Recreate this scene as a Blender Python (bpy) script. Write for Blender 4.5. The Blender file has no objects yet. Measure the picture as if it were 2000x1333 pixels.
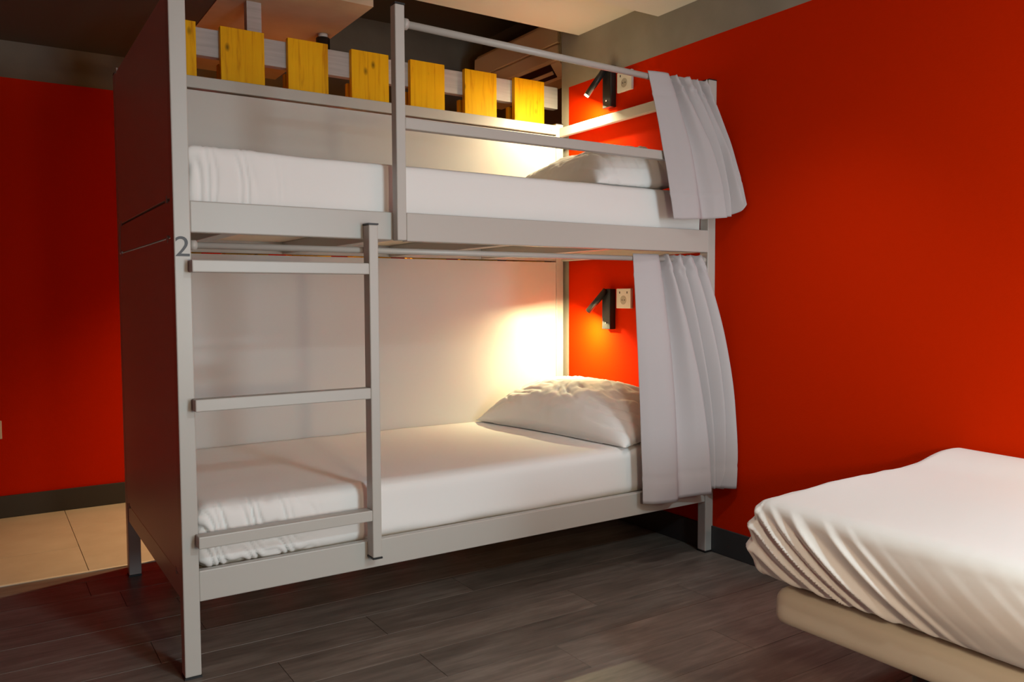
import bpy, bmesh, math, random
from mathutils import Vector, Matrix, noise

random.seed(7)
S = bpy.context.scene
COL = S.collection

# ------------------------------------------------------------------ camera
cam_d = bpy.data.cameras.new('camera')
cam = bpy.data.objects.new('camera', cam_d)
COL.objects.link(cam)
R = Vector((0.83734, -0.54667, -0.00400)); U = Vector((0.03288, 0.04307, 0.99853)); F = Vector((0.54569, 0.83624, -0.05404))
cam.matrix_world = Matrix(((R.x, U.x, -F.x, -0.44482), (R.y, U.y, -F.y, -2.34675), (R.z, U.z, -F.z, 1.06132), (0, 0, 0, 1)))
cam_d.sensor_width = 36.0
cam_d.lens = 1592.68 * 36.0 / 2000.0
cam_d.clip_start = 0.05
S.camera = cam

# ------------------------------------------------------------------ world, exposure, lamps of the room, added fill lights
S.view_settings.view_transform = 'Standard'
S.view_settings.look = 'None'
S.view_settings.gamma = 1.0
S.view_settings.use_curve_mapping = False
S.view_settings.exposure = 0.0
W = bpy.data.worlds.new('world'); S.world = W; W.use_nodes = True
W.node_tree.nodes['Background'].inputs['Color'].default_value = (1.0, 0.9, 0.8, 1)
W.node_tree.nodes['Background'].inputs['Strength'].default_value = 0.02

WARM = (1.0, 0.78, 0.55)
COOL = (0.86, 0.90, 1.0)


def spot(name, loc, target, energy, color, radius, angle, blend):
    d = bpy.data.lights.new(name, 'SPOT')
    d.energy = energy; d.color = color; d.shadow_soft_size = radius
    d.spot_size = math.radians(angle); d.spot_blend = blend
    o = bpy.data.objects.new(name, d); COL.objects.link(o)
    o.location = loc
    o.rotation_euler = (Vector(target) - Vector(loc)).to_track_quat('-Z', 'Y').to_euler()
    return o


def area(name, loc, target, energy, color, size, spread=180):
    d = bpy.data.lights.new(name, 'AREA')
    d.shape = 'DISK'; d.size = size; d.spread = math.radians(spread); d.energy = energy; d.color = color
    o = bpy.data.objects.new(name, d); COL.objects.link(o)
    o.location = loc
    o.rotation_euler = (Vector(target) - Vector(loc)).to_track_quat('-Z', 'Y').to_euler()
    return o


spot('downlight_warm', (0.30, -1.60, 2.265), (0.30, -1.60, 0), 20, (1.0, 0.88, 0.74), 0.05, 105, 0.9)
spot('wall_fill_spot', (1.22, -0.75, 2.265), (2.06, -0.42, 0.30), 38, (0.96, 0.96, 0.94), 0.10, 68, 1.0)  # added spot that brightens the lower right wall and curtain, no known fixture
area('ceiling_light_cool', (1.10, -3.05, 2.265), (1.10, -3.05, 0), 38, (0.70, 0.95, 1.0), 0.30)
area('front_fill_low', (1.25, -3.95, 0.95), (0.80, 0, 0.8), 34, (0.74, 0.94, 1.0), 0.7)  # added frontal fill from behind the camera, no window known there
area('front_fill_mid', (1.20, -3.95, 1.50), (0.90, 0, 1.2), 14, (0.86, 0.94, 1.0), 0.7)  # second added frontal fill, set higher
area('warm_side_fill', (0.22, -2.60, 1.00), (0.90, -0.90, 0.5), 11.5, (1.0, 0.78, 0.52), 0.15)  # added warm fill for the single bed's side and lower bunk, invented source
area('reading_light_upper', (1.966, 0.716, 1.978), (1.975, 0.86, 1.67), 8.0, (1.0, 0.86, 0.50), 0.02)
area('reading_light_lower', (1.958, 0.742, 0.958), (1.992, 0.845, 0.64), 9.5, (1.0, 0.87, 0.46), 0.02)
area('reading_light_single', (1.985, -1.80, 0.985), (1.99, -1.3, 0.75), 1.5, (1.0, 0.86, 0.55), 0.02)
spot('corridor_light', (0.936, 1.37, 2.12), (0.86, 1.45, 0), 165, (1.0, 0.70, 0.38), 0.02, 98, 1.0)



# ------------------------------------------------------------------ materials
def mat(name, color, rough=0.5, metal=0.0, spec=0.5):
    m = bpy.data.materials.new(name); m.use_nodes = True
    b = m.node_tree.nodes['Principled BSDF']
    b.inputs['Base Color'].default_value = (*color, 1)
    b.inputs['Roughness'].default_value = rough
    b.inputs['Metallic'].default_value = metal
    b.inputs['Specular IOR Level'].default_value = spec
    return m


def N(m, typ, **kw):
    n = m.node_tree.nodes.new(typ)
    for k, v in kw.items(): setattr(n, k, v)
    return n


def L(m, a, b): m.node_tree.links.new(a, b)


def bsdf(m): return m.node_tree.nodes['Principled BSDF']


def coords(m, scale, kind='Object', randomize=False):
    tc = N(m, 'ShaderNodeTexCoord'); mp = N(m, 'ShaderNodeMapping')
    mp.inputs['Scale'].default_value = scale
    L(m, tc.outputs[kind], mp.inputs['Vector'])
    if randomize:
        oi = N(m, 'ShaderNodeObjectInfo'); mu = N(m, 'ShaderNodeVectorMath', operation='SCALE')
        mu.inputs[0].default_value = (37.0, 53.0, 71.0)
        L(m, oi.outputs['Random'], mu.inputs['Scale']); L(m, mu.outputs['Vector'], mp.inputs['Location'])
    return mp.outputs['Vector']


def noise_tex(m, vec, scale, detail=3.0, rough=0.5, dist=0.0):
    n = N(m, 'ShaderNodeTexNoise')
    n.inputs['Scale'].default_value = scale; n.inputs['Detail'].default_value = detail
    n.inputs['Roughness'].default_value = rough; n.inputs['Distortion'].default_value = dist
    L(m, vec, n.inputs['Vector']); return n.outputs['Fac']


def ramp(m, fac, stops):
    r = N(m, 'ShaderNodeValToRGB'); e = r.color_ramp.elements
    while len(e) < len(stops): e.new(0.5)
    for i, (p, c) in enumerate(stops):
        e[i].position = p; e[i].color = (*c, 1) if len(c) == 3 else c
    L(m, fac, r.inputs['Fac']); return r.outputs['Color']


def bump(m, fac, strength, dist=0.01):
    b = N(m, 'ShaderNodeBump'); b.inputs['Strength'].default_value = strength; b.inputs['Distance'].default_value = dist
    L(m, fac, b.inputs['Height']); L(m, b.outputs['Normal'], bsdf(m).inputs['Normal'])


RED = (0.55, 0.0195, 0.0002)
GREY_PAINT = (0.30, 0.275, 0.23)


def painted_wall(name, limits, gk=1.0):
    """red paint up to a height (and up to a depth), grey concrete paint beyond it"""
    m = mat(name, RED, 0.65, spec=0.015)
    tc = N(m, 'ShaderNodeTexCoord'); sep = N(m, 'ShaderNodeSeparateXYZ'); L(m, tc.outputs['Object'], sep.inputs[0])
    fac = None
    for axis, lim in limits:
        g = N(m, 'ShaderNodeMath', operation='GREATER_THAN'); L(m, sep.outputs[axis], g.inputs[0]); g.inputs[1].default_value = lim
        if fac is None: fac = g.outputs[0]
        else:
            mx = N(m, 'ShaderNodeMath', operation='MAXIMUM'); L(m, fac, mx.inputs[0]); L(m, g.outputs[0], mx.inputs[1]); fac = mx.outputs[0]
    n2 = noise_tex(m, coords(m, (1, 1, 1)), 5.0, 4)
    grey = ramp(m, n2, [(0.3, tuple(c * .88 * gk for c in GREY_PAINT)), (0.7, tuple(c * 1.08 * gk for c in GREY_PAINT))])
    mix = N(m, 'ShaderNodeMix', data_type='RGBA'); L(m, fac, mix.inputs['Factor'])
    mix.inputs['A'].default_value = (*RED, 1); L(m, grey, mix.inputs['B'])
    L(m, mix.outputs['Result'], bsdf(m).inputs['Base Color'])
    bump(m, noise_tex(m, coords(m, (1, 1, 1)), 230.0, 2), 0.28, 0.002)
    return m


M_WALL_R = painted_wall('red_and_grey_paint_right', [('Z', 2.116), ('Y', 0.990)])
M_WALL_B = painted_wall('red_and_grey_paint_back', [('Z', 2.116)], 0.6)
M_WALL_GREY = mat('dark_concrete_paint', (0.11, 0.10, 0.085), 0.7)
M_WALL_ROOM = mat('room_wall_paint', (0.30, 0.28, 0.25), 0.7)
M_CEIL = mat('ceiling_plaster', (0.62, 0.58, 0.50), 0.7)
bump(M_CEIL, noise_tex(M_CEIL, coords(M_CEIL, (1, 1, 1)), 90.0, 2), 0.08, 0.002)
M_SOFFIT = mat('soffit_plaster', (0.50, 0.36, 0.25), 0.7)
_n = noise_tex(M_SOFFIT, coords(M_SOFFIT, (1, 1, 1)), 6.0, 4)
L(M_SOFFIT, ramp(M_SOFFIT, _n, [(0.3, (.44, .32, .22)), (0.7, (.54, .40, .28))]), bsdf(M_SOFFIT).inputs['Base Color'])
M_CEIL_DARK = mat('dark_ceiling_paint', (0.07, 0.066, 0.058), 0.7)
M_BASE = mat('anthracite_baseboard', (0.035, 0.036, 0.038), 0.45)
M_METAL = mat('grey_powder_coat', (0.46, 0.435, 0.405), 0.38)
bump(M_METAL, noise_tex(M_METAL, coords(M_METAL, (1, 1, 1)), 160.0, 2), 0.03, 0.001)
M_PANEL = mat('grey_laminate_panel', (0.54, 0.51, 0.485), 0.42)
bump(M_PANEL, noise_tex(M_PANEL, coords(M_PANEL, (1, 1, 1)), 5.0, 2), 0.03, 0.01)
M_BASEBOARD_BED = mat('bed_base_board', (0.78, 0.66, 0.50), 0.6)
M_BLACK = mat('black_plastic', (0.012, 0.012, 0.013), 0.4)
M_LAMP = mat('black_lamp_metal', (0.015, 0.015, 0.016), 0.35)
M_WHITE = mat('white_plastic', (0.72, 0.70, 0.64), 0.35)
M_SOCKET = mat('socket_recess', (0.42, 0.38, 0.32), 0.5)
M_AC = mat('cream_appliance_plastic', (0.80, 0.66, 0.42), 0.4)
M_CHROME = mat('chrome', (0.8, 0.8, 0.8), 0.15, 1.0)
M_NUMBER = mat('slate_number_print', (0.055, 0.057, 0.068), 0.5)
M_STRIP = mat('pale_threshold_strip', (0.72, 0.66, 0.54), 0.5)

M_SHEET = mat('white_cotton_sheet', (0.80, 0.785, 0.78), 0.85, spec=0.2)
bsdf(M_SHEET).inputs['Sheen Weight'].default_value = 0.1
bump(M_SHEET, noise_tex(M_SHEET, coords(M_SHEET, (1, 1, 1)), 14.0, 3), 0.10, 0.01)
M_BASEFAB = mat('cream_base_fabric', (0.72, 0.66, 0.55), 0.85, spec=0.2)
bump(M_BASEFAB, noise_tex(M_BASEFAB, coords(M_BASEFAB, (1, 1, 1)), 500.0, 2), 0.2, 0.001)
M_CURTAIN = mat('grey_curtain_cloth', (0.46, 0.43, 0.445), 0.75, spec=0.25)
bump(M_CURTAIN, noise_tex(M_CURTAIN, coords(M_CURTAIN, (1, 1, 1)), 600.0, 2), 0.15, 0.001)

M_GLOW = mat('lamp_lens', (1, 1, 1), 0.4)
bsdf(M_GLOW).inputs['Emission Color'].default_value = (1.0, 0.82, 0.55, 1)
bsdf(M_GLOW).inputs['Emission Strength'].default_value = 6.0


def yellow_wood():
    m = mat('yellow_stained_pine', (0.6, 0.3, 0.01), 0.55, spec=0.15)
    v = coords(m, (26, 26, 1.6), randomize=True)
    g = noise_tex(m, v, 2.2, 5, 0.6, 0.6)
    c = ramp(m, g, [(0.28, (0.62, 0.24, 0.0015)), (0.46, (0.86, 0.44, 0.003)), (0.75, (0.92, 0.52, 0.005))])
    v2 = coords(m, (9, 9, 5), randomize=True)
    vo = N(m, 'ShaderNodeTexVoronoi'); vo.inputs['Scale'].default_value = 1.5; L(m, v2, vo.inputs['Vector'])
    k = ramp(m, vo.outputs['Distance'], [(0.03, (0.16, 0.16, 0.16)), (0.16, (1, 1, 1))])
    mix = N(m, 'ShaderNodeMix', data_type='RGBA', blend_type='MULTIPLY'); mix.inputs['Factor'].default_value = 0.85
    L(m, c, mix.inputs['A']); L(m, k, mix.inputs['B'])
    L(m, mix.outputs['Result'], bsdf(m).inputs['Base Color'])
    bump(m, g, 0.1, 0.002)
    return m


def pale_wood():
    m = mat('whitewashed_beam', (0.46, 0.43, 0.42), 0.6)
    g = noise_tex(m, coords(m, (2, 30, 30)), 2.0, 4, 0.6, 0.4)
    L(m, ramp(m, g, [(0.3, (0.40, 0.365, 0.36)), (0.7, (0.50, 0.465, 0.46))]), bsdf(m).inputs['Base Color'])
    return m


def plank_mat():
    m = mat('dark_vinyl_plank', (0.05, 0.04, 0.033), 0.42, spec=0.4)
    v = coords(m, (1.6, 22, 1), randomize=True)
    g = noise_tex(m, v, 2.0, 6, 0.65, 0.8)
    v2 = coords(m, (1.5, 5, 1), randomize=True)
    g2 = noise_tex(m, v2, 2.5, 4, 0.6, 0.3)
    add = N(m, 'ShaderNodeMath', operation='ADD'); L(m, g, add.inputs[0]); L(m, g2, add.inputs[1])
    hf = N(m, 'ShaderNodeMath', operation='MULTIPLY'); L(m, add.outputs[0], hf.inputs[0]); hf.inputs[1].default_value = 0.5
    c = ramp(m, hf.outputs[0], [(0.30, (0.085, 0.067, 0.056)), (0.5, (0.165, 0.132, 0.110)), (0.70, (0.260, 0.214, 0.182))])
    oi = N(m, 'ShaderNodeObjectInfo')
    mr = N(m, 'ShaderNodeMapRange'); L(m, oi.outputs['Random'], mr.inputs['Value']); mr.inputs['To Min'].default_value = 0.85; mr.inputs['To Max'].default_value = 1.12
    sc = N(m, 'ShaderNodeVectorMath', operation='SCALE'); L(m, c, sc.inputs[0]); L(m, mr.outputs['Result'], sc.inputs['Scale'])
    L(m, sc.outputs['Vector'], bsdf(m).inputs['Base Color'])
    bump(m, g, 0.15, 0.002)
    return m


def tile_mat():
    m = mat('beige_floor_tile', (0.5, 0.42, 0.31), 0.5)
    g = noise_tex(m, coords(m, (3, 3, 3), randomize=True), 2.0, 5, 0.6)
    L(m, ramp(m, g, [(0.3, (0.50, 0.42, 0.31)), (0.7, (0.58, 0.50, 0.38))]), bsdf(m).inputs['Base Color'])
    return m


M_YELLOW = yellow_wood(); M_BEAM = pale_wood(); M_PLANK = plank_mat(); M_TILE = tile_mat()
M_GROUT = mat('joint_filler', (0.02, 0.017, 0.014), 0.8)
M_GROUT_T = mat('tile_grout', (0.30, 0.25, 0.19), 0.8)


# ------------------------------------------------------------------ object helpers
def thing(name, loc, label, cat, group=None):
    o = bpy.data.objects.new(name, None); COL.objects.link(o)
    o.empty_display_size = 0.1; o.location = loc
    o['label'] = label; o['category'] = cat
    if group: o['group'] = group
    return o


def tag(o, label, cat, group=None):
    o['label'] = label; o['category'] = cat
    if group: o['group'] = group
    return o


def root_of(p):
    while p.parent: p = p.parent
    return p


def link(name, bm, m, parent=None, smooth=False, label=None, origin=None):
    """vertices of bm are world coordinates"""
    me = bpy.data.meshes.new(name)
    off = Vector((0, 0, 0))
    if parent is not None: off = Vector(root_of(parent).location)
    elif origin is not None: off = Vector(origin)
    if off.length: bmesh.ops.translate(bm, verts=bm.verts, vec=-off)
    bmesh.ops.recalc_face_normals(bm, faces=bm.faces)
    bm.to_mesh(me); bm.free()
    for mm in (m if isinstance(m, (list, tuple)) else [m]): me.materials.append(mm)
    if smooth:
        for p in me.polygons: p.use_smooth = True
    o = bpy.data.objects.new(name, me); COL.objects.link(o)
    if parent is not None: o.parent = parent
    elif origin is not None: o.location = off
    if label: o['label'] = label
    return o


def add_box(bm, lo, hi, bev=0.0):
    r = bmesh.ops.create_cube(bm, size=1.0)
    vs = r['verts']
    for v in vs:
        v.co = Vector([lo[i] + (v.co[i] + .5) * (hi[i] - lo[i]) for i in range(3)])
    if bev > 0:
        es = list({e for v in vs for e in v.link_edges})
        bmesh.ops.bevel(bm, geom=es, offset=bev, segments=2, affect='EDGES', profile=0.5, clamp_overlap=True)


def box(name, lo, hi, m, parent=None, bev=0.0, label=None, origin=None):
    bm = bmesh.new(); add_box(bm, lo, hi, bev)
    return link(name, bm, m, parent, False, label, origin)


def add_cyl(bm, a, b, r, seg=20, r2=None, caps=True):
    a = Vector(a); b = Vector(b); d = b - a
    res = bmesh.ops.create_cone(bm, cap_ends=caps, cap_tris=False, segments=seg, radius1=r, radius2=r if r2 is None else r2, depth=d.length)
    q = Vector((0, 0, 1)).rotation_difference(d.normalized()).to_matrix().to_4x4()
    bmesh.ops.transform(bm, matrix=Matrix.Translation((a + b) / 2) @ q, verts=res['verts'])


def cyl(name, a, b, r, m, parent=None, seg=20, label=None, bev=0.0):
    bm = bmesh.new(); add_cyl(bm, a, b, r, seg)
    if bev:
        es = [e for e in bm.edges if any(len(f.verts) > 4 for f in e.link_faces)]
        bmesh.ops.bevel(bm, geom=es, offset=bev, segments=2, affect='EDGES')
    o = link(name, bm, m, parent, False, label)
    for p in o.data.polygons:
        if len(p.vertices) == 4: p.use_smooth = True
    return o


def structure(o): o['kind'] = 'structure'; return o


def smoothstep(a, b, x):
    t = min(1, max(0, (x - a) / (b - a))); return t * t * (3 - 2 * t)


def ridge(x): return 1 - abs(2 * (x - math.floor(x)) - 1)


# ------------------------------------------------------------------ floor
Y_THR = 1.165
floor = structure(box('floor', (-2.2, -4.0, -0.12), (2.35, 2.274, -0.004), M_GROUT))
PITCH = 0.178; LEN = 1.055; Y0 = -0.023
offs = {0: 0.60, -3: 0.99, -1: 0.25, -2: 0.62, 1: 1.02, -4: 0.42, -5: 0.80, -6: 0.10, -7: 0.55}
k = -23
while Y0 + k * PITCH < Y_THR - 0.01:
    ya = max(-4.0, Y0 + k * PITCH); yb = min(Y_THR - 0.008, Y0 + (k + 1) * PITCH)
    o = offs.get(k, random.random() * LEN)
    x = o - LEN * 4
    while x < 2.08:
        xa = max(-2.2, x); xb = min(2.081, x + LEN)
        if xb - xa > 0.02 and yb > -3.6:
            h = random.uniform(-0.0004, 0.0004)
            box('plank', (xa + .0007, ya + .0007, -0.010), (xb - .0007, yb - .0007, h), M_PLANK, floor, 0.0006)
        x += LEN
    k += 1
xs = [-2.2, -1.32, -0.72, -0.12, 0.48, 1.08, 1.68, 2.35]
for i in range(len(xs) - 1):
    ys = [Y_THR + 0.008, 1.893, 2.274] if i % 2 == 1 else [Y_THR + 0.008, 1.55, 2.274]
    for j in range(len(ys) - 1):
        box('tile', (xs[i] + .001, ys[j] + .001, -0.010), (xs[i + 1] - .001, ys[j + 1] - .001, random.uniform(-.0003, .0003)), M_TILE, floor, 0.001)
structure(box('trim_1', (-2.2, Y_THR - 0.008, -0.006), (2.35, Y_THR + 0.008, 0.003), M_STRIP, bev=0.001))

# ------------------------------------------------------------------ walls
XW = 2.081; YB = 2.274
structure(box('wall_right', (XW, -4.0, -0.12), (2.47, 1.05, 2.9), M_WALL_R))
structure(box('wall_corridor', (2.35, 1.05, -0.12), (2.47, 2.40, 2.9), M_WALL_GREY))
structure(box('wall_back', (-2.32, YB, -0.12), (2.35, 2.40, 2.9), M_WALL_B))
structure(box('wall_left', (-2.32, -4.0, -0.12), (-2.2, YB, 2.9), M_WALL_B))
structure(box('wall_front', (-2.32, -4.12, -0.12), (2.47, -4.0, 2.9), M_WALL_ROOM))
structure(box('baseboard_right', (XW - 0.010, -4.0, 0.0), (XW, 1.05, 0.108), M_BASE, bev=0.002))
structure(box('baseboard_back', (-2.2, YB - 0.012, 0.0), (2.35, YB, 0.108), M_BASE, bev=0.002))

# ------------------------------------------------------------------ ceilings
structure(box('ceiling', (-0.25, -4.0, 2.283), (XW, 0.345, 2.9), M_CEIL))
structure(box('ceiling_side', (-2.2, -4.0, 2.283), (-0.25, 0.910, 2.9), M_CEIL_DARK))
structure(box('ceiling_step', (-0.25, 0.345, 2.352), (XW, 0.910, 2.9), M_CEIL))
structure(box('ceiling_dark', (-2.2, 0.910, 2.290), (0.415, YB, 2.9), M_CEIL_DARK))
structure(box('ceiling_beam', (0.415, 0.910, 2.286), (0.989, YB, 2.9), M_SOFFIT))
structure(box('ceiling_recess', (0.989, 0.910, 2.72), (2.35, YB, 2.9), M_CEIL_DARK))

# ------------------------------------------------------------------ bunk bed frame
LX = 2.08; D = 1.053; w = 0.044
bed = thing('bunk_bed', (0, 0, 0), 'grey metal bunk bed numbered 2 with ladder, standing against the red wall', 'bunk bed')
B = 0.003
H = 1.93
corners = [(0.0, 0.0), (LX - w, 0.0), (0.0, D - w), (2.016, D - w)]
for (px, py) in corners:
    H = 1.893 if (px == 0.0 and py > 0.5) else 1.93
    p = box('post', (px, py, 0.006), (px + w, py + w, H), M_METAL, bed, B)
    box('foot_cap', (px - .001, py - .001, 0.0), (px + w + .001, py + w + .001, 0.006), M_BLACK, p, label='black foot cap')
    box('top_cap', (px, py, H), (px + w, py + w, H + .003), M_BLACK, p, label='dark top cap')
xa, xb = w, LX - w
ZA, ZB, ZC, ZD = 0.213, 0.300, 1.241, 1.327
box('side_rail', (xa, 0.004, ZA), (xb, 0.030, ZB), M_METAL, bed, B)
box('side_rail', (xa, 0.004, ZC), (xb, 0.030, ZD), M_METAL, bed, B)
box('side_rail', (xa, 1.015, ZA), (2.016, 1.040, ZB), M_METAL, bed, B)
box('side_rail', (xa, 1.015, ZC), (2.016, 1.040, ZD), M_METAL, bed, B)
rail = box('back_rail', (xa, 1.003, 1.875), (2.016, 1.043, 1.921), M_METAL, bed, B)
cyl('bolt', (1.985, 1.0035, 1.898), (1.985, 0.9995, 1.898), 0.008, M_METAL, rail, 16)
ya, yb = w, D - w
for (z0, z1) in ((ZA, 0.283), (ZC - .01, ZD + .004)):
    box('end_rail', (0.004, ya, z0), (0.030, yb, z1), M_METAL, bed, B)
for (z0, z1) in ((ZA, ZB), (ZC, ZD)):
    box('end_rail', (2.046, ya, z0), (2.072, yb, z1), M_METAL, bed, B)
box('head_rail', (2.036, ya, 1.866), (2.060, yb, 1.911), M_METAL, bed, B)
for (z0, z1) in ((0.287, 1.226), (1.336, 1.888)):
    pn = box('end_panel', (0.001, ya + .001, z0), (0.016, yb - .001, z1), M_PANEL, bed, 0.0015)
    for cy in (ya + 0.05, yb - 0.05):
        for cz in ((z0, z1) if z0 > 1 else (z0, z1)):
            box('clip', (-.0015, cy - .006, cz - .010), (0.004, cy + .006, cz + .010), M_METAL, pn, 0.001)
box('back_panel', (xa, 1.010, 0.300), (2.014, 1.022, 1.236), M_PANEL, bed, 0.0015)
box('back_panel', (xa, 1.010, 1.330), (2.014, 1.022, 1.868), M_PANEL, bed, 0.0015)
box('bed_base', (0.03, 0.031, 1.2915), (2.046, 1.014, 1.303), M_BASEBOARD_BED, bed, 0.001, 'pale underside board of the upper bunk')
box('bed_base', (0.03, 0.031, 0.268), (2.046, 1.014, 0.284), M_BASEBOARD_BED, bed, 0.001)
for cx in (0.135, 0.615, 1.095, 1.575):
    box('cross_bar', (cx, 0.031, 1.242), (cx + .045, 1.014, 1.291), M_METAL, bed, 0.002)
    box('cross_bar', (cx, 0.031, 0.230), (cx + .03, 1.014, 0.267), M_METAL, bed, 0.002)
# guard
gp = box('guard_post', (0.645, -0.032, 1.238), (0.677, 0.0035, 1.957), M_METAL, bed, B)
box('post_cap', (0.644, -0.033, 1.957), (0.678, 0.0035, 1.962), M_BLACK, gp, label='black end cap')
box('guard_rail', (0.677, -0.030, 1.583), (2.062, -0.001, 1.617), M_METAL, bed, B)
box('guard_board', (0.677, -0.032, 1.236), (2.005, 0.0035, 1.324), M_METAL, bed, B, 'wide front board of the upper bunk')
box('guard_bracket', (2.040, -0.002, 1.575), (2.078, 0.0005, 1.625), M_METAL, bed)


def rod(a, b, r):
    o = cyl('curtain_rod', a, b, r, M_METAL, bed, 20)
    a = Vector(a); b = Vector(b); d = (b - a).normalized()
    for e, s in ((a, 1), (b, -1)):
        cyl('rod_collar', e, e + d * s * 0.018, r * 1.5, M_METAL, o, 20, bev=.002)
    return o


rod((0.677, -0.014, 1.906), (2.036, 0.012, 1.894), 0.0115)
rod((w, 0.018, 1.207), (2.036, 0.018, 1.207), 0.0095)
# ladder: one stile with three rungs, hooked to the front of the frame
lad = box('ladder_stile', (0.546, -0.042, 0.258), (0.576, 0.0035, 1.281), M_METAL, bed, B)
box('stile_cap', (0.545, -0.043, 1.281), (0.577, 0.0035, 1.286), M_BLACK, lad, label='black end cap on top of the ladder')
box('stile_cap', (0.545, -0.043, 0.253), (0.577, 0.0035, 0.258), M_BLACK, lad, label='black end cap under the ladder')
for z in (1.131, 0.752, 0.374):
    box('rung', (0.036, -0.042, z), (0.546, -0.0005, z + 0.034), M_METAL, lad, B)
# the number on the front post
fc = bpy.data.curves.new('number_text', 'FONT'); fc.body = '2'; fc.size = 1.0; fc.resolution_u = 8
fo = bpy.data.objects.new('number_text', fc); COL.objects.link(fo)
bpy.context.view_layer.update()
me = bpy.data.meshes.new_from_object(fo.evaluated_get(bpy.context.evaluated_depsgraph_get()))
bpy.data.objects.remove(fo)
vx = [v.co.x for v in me.vertices]; vy = [v.co.y for v in me.vertices]
bm = bmesh.new(); bm.from_mesh(me); bpy.data.meshes.remove(me)
for v in bm.verts:
    tx = (v.co.x - min(vx)) / (max(vx) - min(vx)); ty = (v.co.y - min(vy)) / (max(vy) - min(vy))
    v.co = Vector((0.003 + tx * 0.037, -0.0006, 1.175 + ty * 0.054))
link('number', bm, M_NUMBER, bed, label='dark grey number 2 on the front post')


# ------------------------------------------------------------------ bedding
def rounded_block(lo, hi, r, step, disp):
    """dense rounded box; disp(point, normal) -> offset along the normal or a vector"""
    bm = bmesh.new()
    lo = Vector(lo); hi = Vector(hi); size = hi - lo
    n = [max(2, int(round(size[i] / step[i]))) for i in range(3)]
    cache = {}

    def vert(p):
        key = (round(p[0], 6), round(p[1], 6), round(p[2], 6))
        if key in cache: return cache[key]
        c = Vector([min(max(p[i], lo[i] + r), hi[i] - r) for i in range(3)])
        d = Vector(p) - c
        if d.length > 1e-9: nrm = d.normalized(); q = c + nrm * r
        else: nrm = Vector((0, 0, 1)); q = Vector(p)
        f = disp(q, nrm)
        q = q + (f if isinstance(f, Vector) else nrm * f)
        cache[key] = bm.verts.new(q); return cache[key]

    for ax in range(3):
        i, j = [t for t in range(3) if t != ax]
        for side in (lo[ax], hi[ax]):
            for a in range(n[i]):
                for b in range(n[j]):
                    quad = []
                    for (da, db) in ((0, 0), (1, 0), (1, 1), (0, 1)):
                        p = [0, 0, 0]; p[ax] = side
                        p[i] = lo[i] + size[i] * (a + da) / n[i]; p[j] = lo[j] + size[j] * (b + db) / n[j]
                        quad.append(vert(p))
                    try: bm.faces.new(quad)
                    except ValueError: pass
    return bm


def bunk_sheet(seed, gather):
    def f(p, n):
        d = 0.0025 * noise.noise(Vector((p.x * 3 + seed, p.y * 4, p.z * 6)))
        if n.z > .6:
            d += 0.0015 * noise.noise(Vector((p.x * 9, p.y * 5 + seed, 3)))
        # gathered folds where the fitted corner pulls at the foot end
        if n.y < -.3:
            h = p.z - PZ[seed]
            t = 1 - smoothstep(0.10 + gather, 0.16 + 2 * gather, p.x)
            u = (p.x - 0.05) * 25 + 0.5 * math.sin(p.x * 61) + 1.4 * noise.noise(Vector((p.x * 6, h * 6, seed))) + h * (20 if gather > .11 else 2.5)
            f0 = abs(u - round(u)); cell = noise.noise(Vector((round(u) * 3.7 + 0.5, seed * 5.3, 0.4)))
            d -= (1.0 if seed == 2 else 0.45) * (0.013 + 0.017 * cell) * t * math.exp(-(f0 / 0.15) ** 2) * (1 - 0.6 * smoothstep(.12, .19, h))
            d += 0.006 * t
            # slack hem over the rail
            low = 1 - smoothstep(0.0, 0.07, p.z - PZ[seed])
            d += low * 0.004 * noise.noise(Vector((p.x * 7, seed * 2.0, p.z * 12)))
        return d
    return f


PZ = {1: 1.304, 2: 0.286}
bm = rounded_block((0.047, 0.0455, 1.304), (2.048, 1.004, 1.486), 0.022, (0.0055, 0.03, 0.010), bunk_sheet(1, 0.10))
tag(link('mattress', bm, M_SHEET, None, True, origin=(1.04, .52, 1.304)), 'mattress in a white fitted sheet on the upper bunk', 'mattress', 'bunk mattresses')
bm = rounded_block((0.047, 0.040, 0.286), (2.034, 1.004, 0.472), 0.040, (0.0050, 0.03, 0.008), bunk_sheet(2, 0.14))
tag(link('mattress', bm, M_SHEET, None, True, origin=(1.04, .52, .286)), 'mattress in a white fitted sheet on the lower bunk behind the ladder', 'mattress', 'bunk mattresses')


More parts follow.
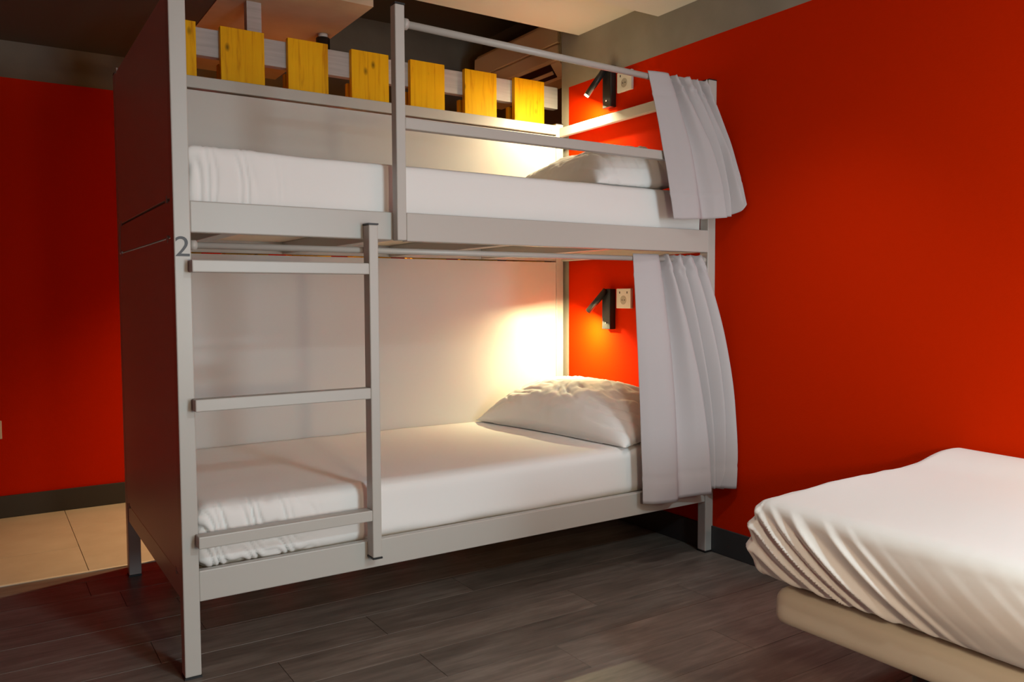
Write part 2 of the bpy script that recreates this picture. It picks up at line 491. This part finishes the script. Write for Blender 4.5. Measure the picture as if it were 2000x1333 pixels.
def pillow(center, half_l, half_w, thick, rot, tilt, seed, origin, label, floor_z, front=2.6):
    """long side along local x; flat bottom settles on the mattress"""
    bm = bmesh.new(); nu, nv = 130, 84
    grid = {}
    for s in (1, -1):
        for i in range(nu + 1):
            for j in range(nv + 1):
                u = -1 + 2 * i / nu; v = -1 + 2 * j / nv
                edge = i in (0, nu) or j in (0, nv)
                if s == -1 and edge: grid[(s, i, j)] = grid[(1, i, j)]; continue
                # outline: sides drawn in between the pointed corners
                x = u * half_l * (1 - 0.05 * (1 - v * v) * u * u)
                y = v * half_w * (1 - 0.09 * (1 - u * u) * v * v)
                a = max(0.0, 1 - abs(u) ** (front if u < 0 else 2.6)); b = max(0.0, 1 - abs(v) ** 2.2)
                h = thick * (a ** 0.55) * (b ** 0.5)
                # creases drawn towards the pointed ends, soft dents elsewhere
                e = smoothstep(0.30, 0.85, abs(u))
                ph = v * 3.6 + 1.5 * noise.noise(Vector((u * 1.8, v * 1.3, seed)))
                f0 = abs(ph - round(ph))
                amp = 0.6 + 0.8 * noise.noise(Vector((round(ph) * 2.9, u * 2.0, seed)))
                wr = -0.030 * amp * math.exp(-(f0 / 0.17) ** 2) * e * (b ** .4) * (0.35 + a)
                ph2 = (v * .8 + u * 1.1) * 5 + 1.6 * noise.noise(Vector((u * 3.1, v * 2.6, seed + 3)))
                f1 = abs(ph2 - round(ph2))
                wr -= 0.010 * math.exp(-(f1 / 0.10) ** 2) * (a * b) ** .5 * max(0, noise.noise(Vector((u * 3 + 7, v * 3, seed))) + .25) * 2
                wr += 0.012 * noise.noise(Vector((u * 4.0 + seed, v * 3.2, s * 2.0))) * (a * b) ** .4
                wr += 0.005 * noise.noise(Vector((u * 13 + seed, v * 9, s * 5.0))) * (a * b) ** .3
                z = (h + wr) * (0.78 if s > 0 else -0.22)
                grid[(s, i, j)] = bm.verts.new((x, y, z))
        for i in range(nu):
            for j in range(nv):
                q = [grid[(s, i, j)], grid[(s, i + 1, j)], grid[(s, i + 1, j + 1)], grid[(s, i, j + 1)]]
                if s < 0: q.reverse()
                bm.faces.new(q)
    m = Matrix.Translation(center) @ Matrix.Rotation(rot, 4, 'Z') @ Matrix.Rotation(tilt, 4, 'X')
    bmesh.ops.transform(bm, matrix=m, verts=bm.verts)
    for v in bm.verts:
        if v.co.z < floor_z: v.co.z = floor_z + 0.12 * max(-0.02, v.co.z - floor_z) + 0.0024
        v.co.x = min(v.co.x, 2.030)
    return tag(link('pillow', bm, M_SHEET, None, True, origin=origin), label, 'pillow', 'white pillows on the bunks')


pillow((1.80, 0.525, 0.508), 0.472, 0.240, 0.240, math.radians(97), math.radians(-8), 1.3, (1.82, .53, .472), 'white pillow on the lower bunk under the reading lamp', 0.476)
pillow((1.80, 0.500, 1.512), 0.455, 0.235, 0.215, math.radians(84), math.radians(-7), 4.1, (1.82, .53, 1.486), 'white pillow on the upper bunk behind the guard rail', 1.490, 7.0)


# ------------------------------------------------------------------ curtains
def catmull(p, t):
    n = len(p) - 1
    i = min(int(t), n - 1); f = t - i
    p0 = p[max(0, i - 1)]; p1 = p[i]; p2 = p[i + 1]; p3 = p[min(n, i + 2)]
    return tuple(0.5 * (2 * p1[k] + (p2[k] - p0[k]) * f + (2 * p0[k] - 5 * p1[k] + 4 * p2[k] - p3[k]) * f * f + (3 * p1[k] - p0[k] - 3 * p2[k] + p3[k]) * f ** 3) for k in range(len(p1)))


def curtain(cols, ztop, header, label, seed, sub=9, nv=70):
    bm = bmesh.new(); n = (len(cols) - 1) * sub
    rows = []
    for j in range(nv + 1):
        v = j / nv; row = []
        for i in range(n + 1):
            xt, yt, xm, ym, xb, yb, zb = catmull(cols, i / sub)
            # quadratic through top, middle and hem
            a = 2 * (v - .5) * (v - 1); b = -4 * v * (v - 1); c = 2 * v * (v - .5)
            x = xt * a + xm * b + xb * c; y = yt * a + ym * b + yb * c
            z = ztop + (zb - ztop) * v
            u = i / n
            y += 0.003 * noise.noise(Vector((u * 9, v * 5, seed))) * min(1, 4 * v)
            # crumpled heading above the stitch line, crease of the stitch itself
            hh = (ztop - z)
            if hh < header and u > .2:
                k = math.sin(math.pi * hh / header)
                y += 0.013 * k * noise.noise(Vector((u * 30, hh * 55, seed)))
                z += 0.008 * noise.noise(Vector((u * 40, 1.7, seed))) * (1 - hh / header)
            y += 0.0026 * math.exp(-((hh - header) / 0.006) ** 2)
            y += 0.0022 * math.exp(-((z - zb - 0.095) / 0.006) ** 2)
            row.append(bm.verts.new((x, y, z)))
        rows.append(row)
    for j in range(nv):
        for i in range(n):
            bm.faces.new((rows[j][i], rows[j][i + 1], rows[j + 1][i + 1], rows[j + 1][i]))
    o = link('curtain', bm, M_CURTAIN, None, True, origin=(cols[0][0], 0, ztop))
    s = o.modifiers.new('thickness', 'SOLIDIFY'); s.thickness = 0.0022; s.offset = 0
    return tag(o, label, 'curtain', 'grey curtains of the bunk bed')


UP = [
    (1.700, -.006, 1.745, -.040, 1.797, -.050, 1.357), (1.735, -.016, 1.790, -.054, 1.840, -.066, 1.357),
    (1.795, -.018, 1.850, -.076, 1.900, -.084, 1.360), (1.815, .030, 1.885, -.042, 1.945, -.060, 1.363),
    (1.832, -.022, 1.925, -.078, 1.990, -.090, 1.366), (1.848, .004, 1.955, -.088, 2.030, -.104, 1.370),
    (1.860, .034, 1.925, -.040, 1.985, -.036, 1.370), (1.880, -.020, 1.960, -.075, 2.010, -.080, 1.372),
    (1.905, -.022, 1.990, -.100, 2.044, -.116, 1.374), (1.915, .034, 1.960, -.042, 2.005, -.040, 1.376),
    (1.945, -.022, 2.005, -.085, 2.035, -.100, 1.378), (1.960, .010, 2.025, -.104, 2.056, -.148, 1.390),
    (1.970, .032, 2.034, -.086, 2.064, -.164, 1.405), (1.990, -.022, 2.052, -.098, 2.069, -.168, 1.418),
    (2.010, -.012, 2.060, -.066, 2.070, -.134, 1.408), (2.026, .008, 2.056, -.040, 2.060, -.060, 1.380)]
curtain(UP, 1.914, 0.090, 'short grey curtain gathered at the end of the upper bunk', 1.0)
LO = [
    (1.640, .006, 1.648, -.022, 1.658, -.036, 0.268), (1.685, .004, 1.690, -.046, 1.705, -.058, 0.265),
    (1.765, .002, 1.780, -.066, 1.800, -.066, 0.262), (1.795, .044, 1.835, .000, 1.850, -.040, 0.264),
    (1.812, -.004, 1.890, -.058, 1.930, -.062, 0.268), (1.826, .020, 1.925, -.062, 1.990, -.076, 0.272),
    (1.840, .046, 1.900, .035, 1.965, -.002, 0.282), (1.862, -.004, 1.935, -.035, 1.985, -.034, 0.288),
    (1.880, -.004, 1.962, -.072, 2.012, -.074, 0.286), (1.890, .046, 1.925, .040, 1.985, -.002, 0.290),
    (1.915, -.004, 1.975, -.055, 2.005, -.048, 0.288), (1.940, -.004, 2.012, -.098, 2.040, -.094, 0.286),
    (1.945, .046, 1.975, .025, 2.005, -.002, 0.292), (1.975, -.004, 2.025, -.080, 2.030, -.088, 0.290),
    (1.995, -.006, 2.056, -.112, 2.064, -.136, 0.292), (2.010, .040, 2.056, -.070, 2.067, -.100, 0.296),
    (2.026, .012, 2.058, -.030, 2.062, -.050, 0.298)]
curtain(LO, 1.224, 0.085, 'long grey curtain gathered at the right end of the lower bunk', 5.0)


# ------------------------------------------------------------------ reading lamps and sockets on the right wall
def reading_lamp(y0, z0, tip, label, proud):
    t = thing('reading_lamp', (XW, y0 + .03, z0), label, 'lamp', 'black reading lamps on the red wall')
    b = box('lamp_body', (XW - 0.034, y0, z0), (XW, y0 + .060, z0 + 0.192), M_LAMP, t, 0.003)
    cyl('switch', (XW - 0.034, y0 + .030, z0 + .030), (XW - 0.037, y0 + .030, z0 + .030), 0.0035, M_CHROME, b, 12)
    piv = Vector((XW - 0.040, y0 + .042, z0 + 0.172))
    cyl('pivot', (XW - 0.034, piv.y, piv.z), (XW - 0.046, piv.y, piv.z), 0.008, M_LAMP, t, 14)
    tip = Vector(tip); d = (tip - piv).normalized()
    h = cyl('lamp_head', piv - d * 0.018, tip, 0.0145, M_LAMP, t, 24, bev=.0015)
    cyl('lens', tip - d * .001, tip + d * proud, 0.0115, M_GLOW, h, 24, label='glowing lens')
    return t


reading_lamp(0.624, 1.946, (1.985, 0.722, 2.010), 'black reading lamp lit at the tip above the upper bunk', 0.007)
reading_lamp(0.624, 0.906, (2.012, 0.746, 0.990), 'black reading lamp on the orange-lit wall over the lower bunk', 0.0004)
reading_lamp(-1.85, 0.906, (1.985, -1.80, 1.000), 'black reading lamp on the red wall above the single bed', 0.0004)


def socket(y0, y1, z0, z1, label):
    t = thing('wall_socket', (XW, (y0 + y1) / 2, z0), label, 'socket', 'white sockets beside the reading lamps')
    cy, cz = (y0 + y1) / 2, z0 + (z1 - z0) * 0.42
    p = box('plate', (XW - 0.014, y0, z0), (XW, y1, z1), M_WHITE, t, 0.002)
    cyl('outlet', (XW - 0.0145, cy, cz), (XW - 0.0125, cy, cz), 0.021, M_SOCKET, p, 28, label='round recessed outlet')
    for s in (-1, 1):
        cyl('pin_hole', (XW - .0152, cy + s * .008, cz), (XW - .0135, cy + s * .008, cz), 0.003, M_BLACK, p, 10)
    for s in (-1, 1):
        box('usb_port', (XW - .0145, cy + s * .026 - .003, cz + .030), (XW - .013, cy + s * .026 + .003, cz + .040), M_BLACK, p)
    return t


socket(0.503, 0.603, 2.004, 2.094, 'white wall socket beside the upper reading lamp, under the grey wall band')
socket(0.503, 0.603, 1.006, 1.098, 'white wall socket beside the lower reading lamp')
t = thing('wall_plate', (-0.42, YB, 0.385), 'cream wall plate low on the red wall left of the bunk bed', 'wall plate')
box('plate', (-0.460, YB - .012, 0.387), (-0.373, YB, 0.475), M_WHITE, t, 0.002)
box('cover', (-0.448, YB - .016, 0.399), (-0.385, YB - .011, 0.463), M_WHITE, t, 0.002)

# ------------------------------------------------------------------ slatted partition behind the bunk
part = thing('slatted_partition', (1.1, 1.13, 0), 'partition of yellow stained boards on a pale beam behind the bunk bed', 'partition')
box('beam', (0.20, 1.116, 2.034), (2.104, 1.156, 2.143), M_BEAM, part, 0.002)
box('beam', (0.20, 1.116, 0.30), (2.078, 1.156, 0.40), M_BEAM, part, 0.002)
box('upright', (0.517, 1.117, 2.143), (0.578, 1.157, 2.286), M_BEAM, part, 0.002)
for ux in (0.472, 1.606):
    box('upright', (ux, 1.117, 0.0), (ux + .06, 1.155, 2.034), M_BEAM, part, 0.002)
for (x0, x1) in ((0.172, 0.309), (0.403, 0.579), (0.678, 0.854), (0.961, 1.139), (1.247, 1.425), (1.535, 1.714), (1.820, 2.000)):
    box('board', (x0, 1.090, 0.03), (x1, 1.116, 2.154 + random.uniform(-.002, .002)), M_YELLOW, part, 0.0015)
    box('board', (x0 + .004, 1.156, 0.03), (x1 + .004, 1.180, 2.020), M_YELLOW, part, 0.0015)

# ------------------------------------------------------------------ spotlight cylinder under the beam
t = thing('cylinder_spotlight', (0.936, 1.35, 2.286), 'black cylinder spotlight hanging under the ceiling beam behind the yellow boards', 'spotlight')
cyl('mount', (0.936, 1.37, 2.286), (0.936, 1.37, 2.268), 0.022, M_WHITE, t, 24, label='pale mounting ring')
cyl('housing', (0.936, 1.37, 2.268), (0.936, 1.37, 2.150), 0.032, M_LAMP, t, 28, bev=.002)
cyl('lens', (0.936, 1.37, 2.150), (0.936, 1.37, 2.147), 0.026, M_GLOW, t, 24)

# ------------------------------------------------------------------ air conditioner on the corridor wall
ac = thing('air_conditioner', (2.35, 1.6, 2.235), 'cream wall air conditioner up in the corner behind the yellow boards', 'air conditioner')


def prism(name, prof, y0, y1, m, parent, bev=0.0, label=None):
    bm = bmesh.new()
    a = [bm.verts.new((x, y0, z)) for x, z in prof]; b = [bm.verts.new((x, y1, z)) for x, z in prof]
    bm.faces.new(a); bm.faces.new(list(reversed(b)))
    for i in range(len(prof)):
        j = (i + 1) % len(prof); bm.faces.new((a[i], a[j], b[j], b[i]))
    if bev: bmesh.ops.bevel(bm, geom=list(bm.edges), offset=bev, segments=2, affect='EDGES')
    return link(name, bm, m, parent, False, label)


prism('body', [(2.35, 2.535), (2.162, 2.535), (2.158, 2.31), (2.215, 2.236), (2.35, 2.236)], 1.17, 2.04, M_AC, ac, 0.008)
prism('front_cover', [(2.165, 2.522), (2.150, 2.515), (2.146, 2.398), (2.165, 2.395)], 1.172, 2.038, M_AC, ac, 0.003)
prism('front_cover', [(2.165, 2.391), (2.146, 2.389), (2.150, 2.318), (2.165, 2.314)], 1.172, 2.038, M_AC, ac, 0.003)
prism('air_outlet', [(2.160, 2.304), (2.206, 2.244), (2.209, 2.247), (2.163, 2.307)], 1.26, 1.95, M_BLACK, ac, 0, 'dark air outlet')
prism('louver', [(2.178, 2.272), (2.190, 2.258), (2.193, 2.262), (2.181, 2.276)], 1.27, 1.94, M_AC, ac)

# ------------------------------------------------------------------ single bed at the right
sb = thing('single_bed', (1.62, -2.0, 0), 'cream upholstered single bed base on dark legs beside the red wall', 'bed')


def base_f(p, n):
    return 0.003 * noise.noise(Vector((p.x * 5, p.y * 6, p.z * 8))) * (1 - abs(n.z))


link('base', rounded_block((1.175, -3.02, 0.250), (2.066, -1.035, 0.343), 0.030, (0.03, 0.02, 0.012), base_f), M_BASEFAB, sb, True)
for (lx, ly) in ((1.40, -1.30), (1.95, -1.15), (1.34, -2.85), (1.95, -2.85)):
    lg = cyl('leg', (lx, ly, 0.012), (lx, ly, 0.252), 0.026, M_BLACK, sb, 20)
    cyl('foot', (lx, ly, 0.0), (lx, ly, 0.012), 0.029, M_CHROME, lg, 20)


def single_sheet(p, n):
    off = Vector((0, 0, 0))
    s = -0.99 - p.y; t = 0.56 - p.z
    d = 0.004 * noise.noise(Vector((p.x * 3, p.y * 3, p.z * 4)))
    if n.x < -.2 and p.x < 1.3:
        # diagonal pull folds running down from the far top corner, nearly parallel
        q = s - t / 0.70
        u = q * 15.5 + 0.42 * noise.noise(Vector((q * 7, 3.0, 9.0))) + 0.16 * noise.noise(Vector((s * 3, t * 3, 1.0)))
        env = smoothstep(-0.27, -0.12, q) * (1 - smoothstep(0.10, 0.34, q))
        f0 = u - math.floor(u)
        prof = (f0 / 0.68) ** 1.4 if f0 < 0.68 else ((1 - f0) / 0.32) ** 1.1
        cell = 0.75 + 0.7 * noise.noise(Vector((math.floor(u) * 4.3, 1.0, 2.0)))
        amp = 0.022 * (0.05 + 0.95 * env) * cell * smoothstep(0.0, 0.07, t) * (1 - 0.35 * smoothstep(.15, .21, t))
        d += amp * (prof - 0.45) * abs(n.x)
        d += 0.007 * noise.noise(Vector((s * 4.0, t * 6.0, 6.0))) * smoothstep(0.2, 0.5, s) * abs(n.x)
        d += 0.010 * noise.noise(Vector((s * 11.0, t * 9.0, 8.0))) * (1 - smoothstep(0.0, 0.15, s)) * abs(n.x)
        # belly of the mattress side, drawn in again at the hem
        d += 0.022 * math.sin(math.pi * min(1, max(0, t / 0.21))) * abs(n.x) - 0.012 * smoothstep(.12, .21, t)
    if n.y > .3:
        d += 0.010 * math.sin(math.pi * min(1, max(0, t / 0.21))) + 0.003 * noise.noise(Vector((p.x * 14, p.z * 10, 4)))
    if n.z > .5:
        # sheet rides up over the turned end against the wall
        off.z += 0.028 * smoothstep(1.78, 2.0, p.x) * (1 - 0.3 * smoothstep(-1.1, -1.6, p.y))
        off.z += 0.010 * smoothstep(1.2, 1.5, p.x)
    return off + n * d


bm = rounded_block((1.150, -3.05, 0.352), (2.070, -0.995, 0.560), 0.036, (0.025, 0.0042, 0.0042), single_sheet)
tag(link('mattress', bm, M_SHEET, None, True, origin=(1.6, -2, .345)), 'thick mattress in a loose wrinkled white sheet on the single bed', 'mattress')
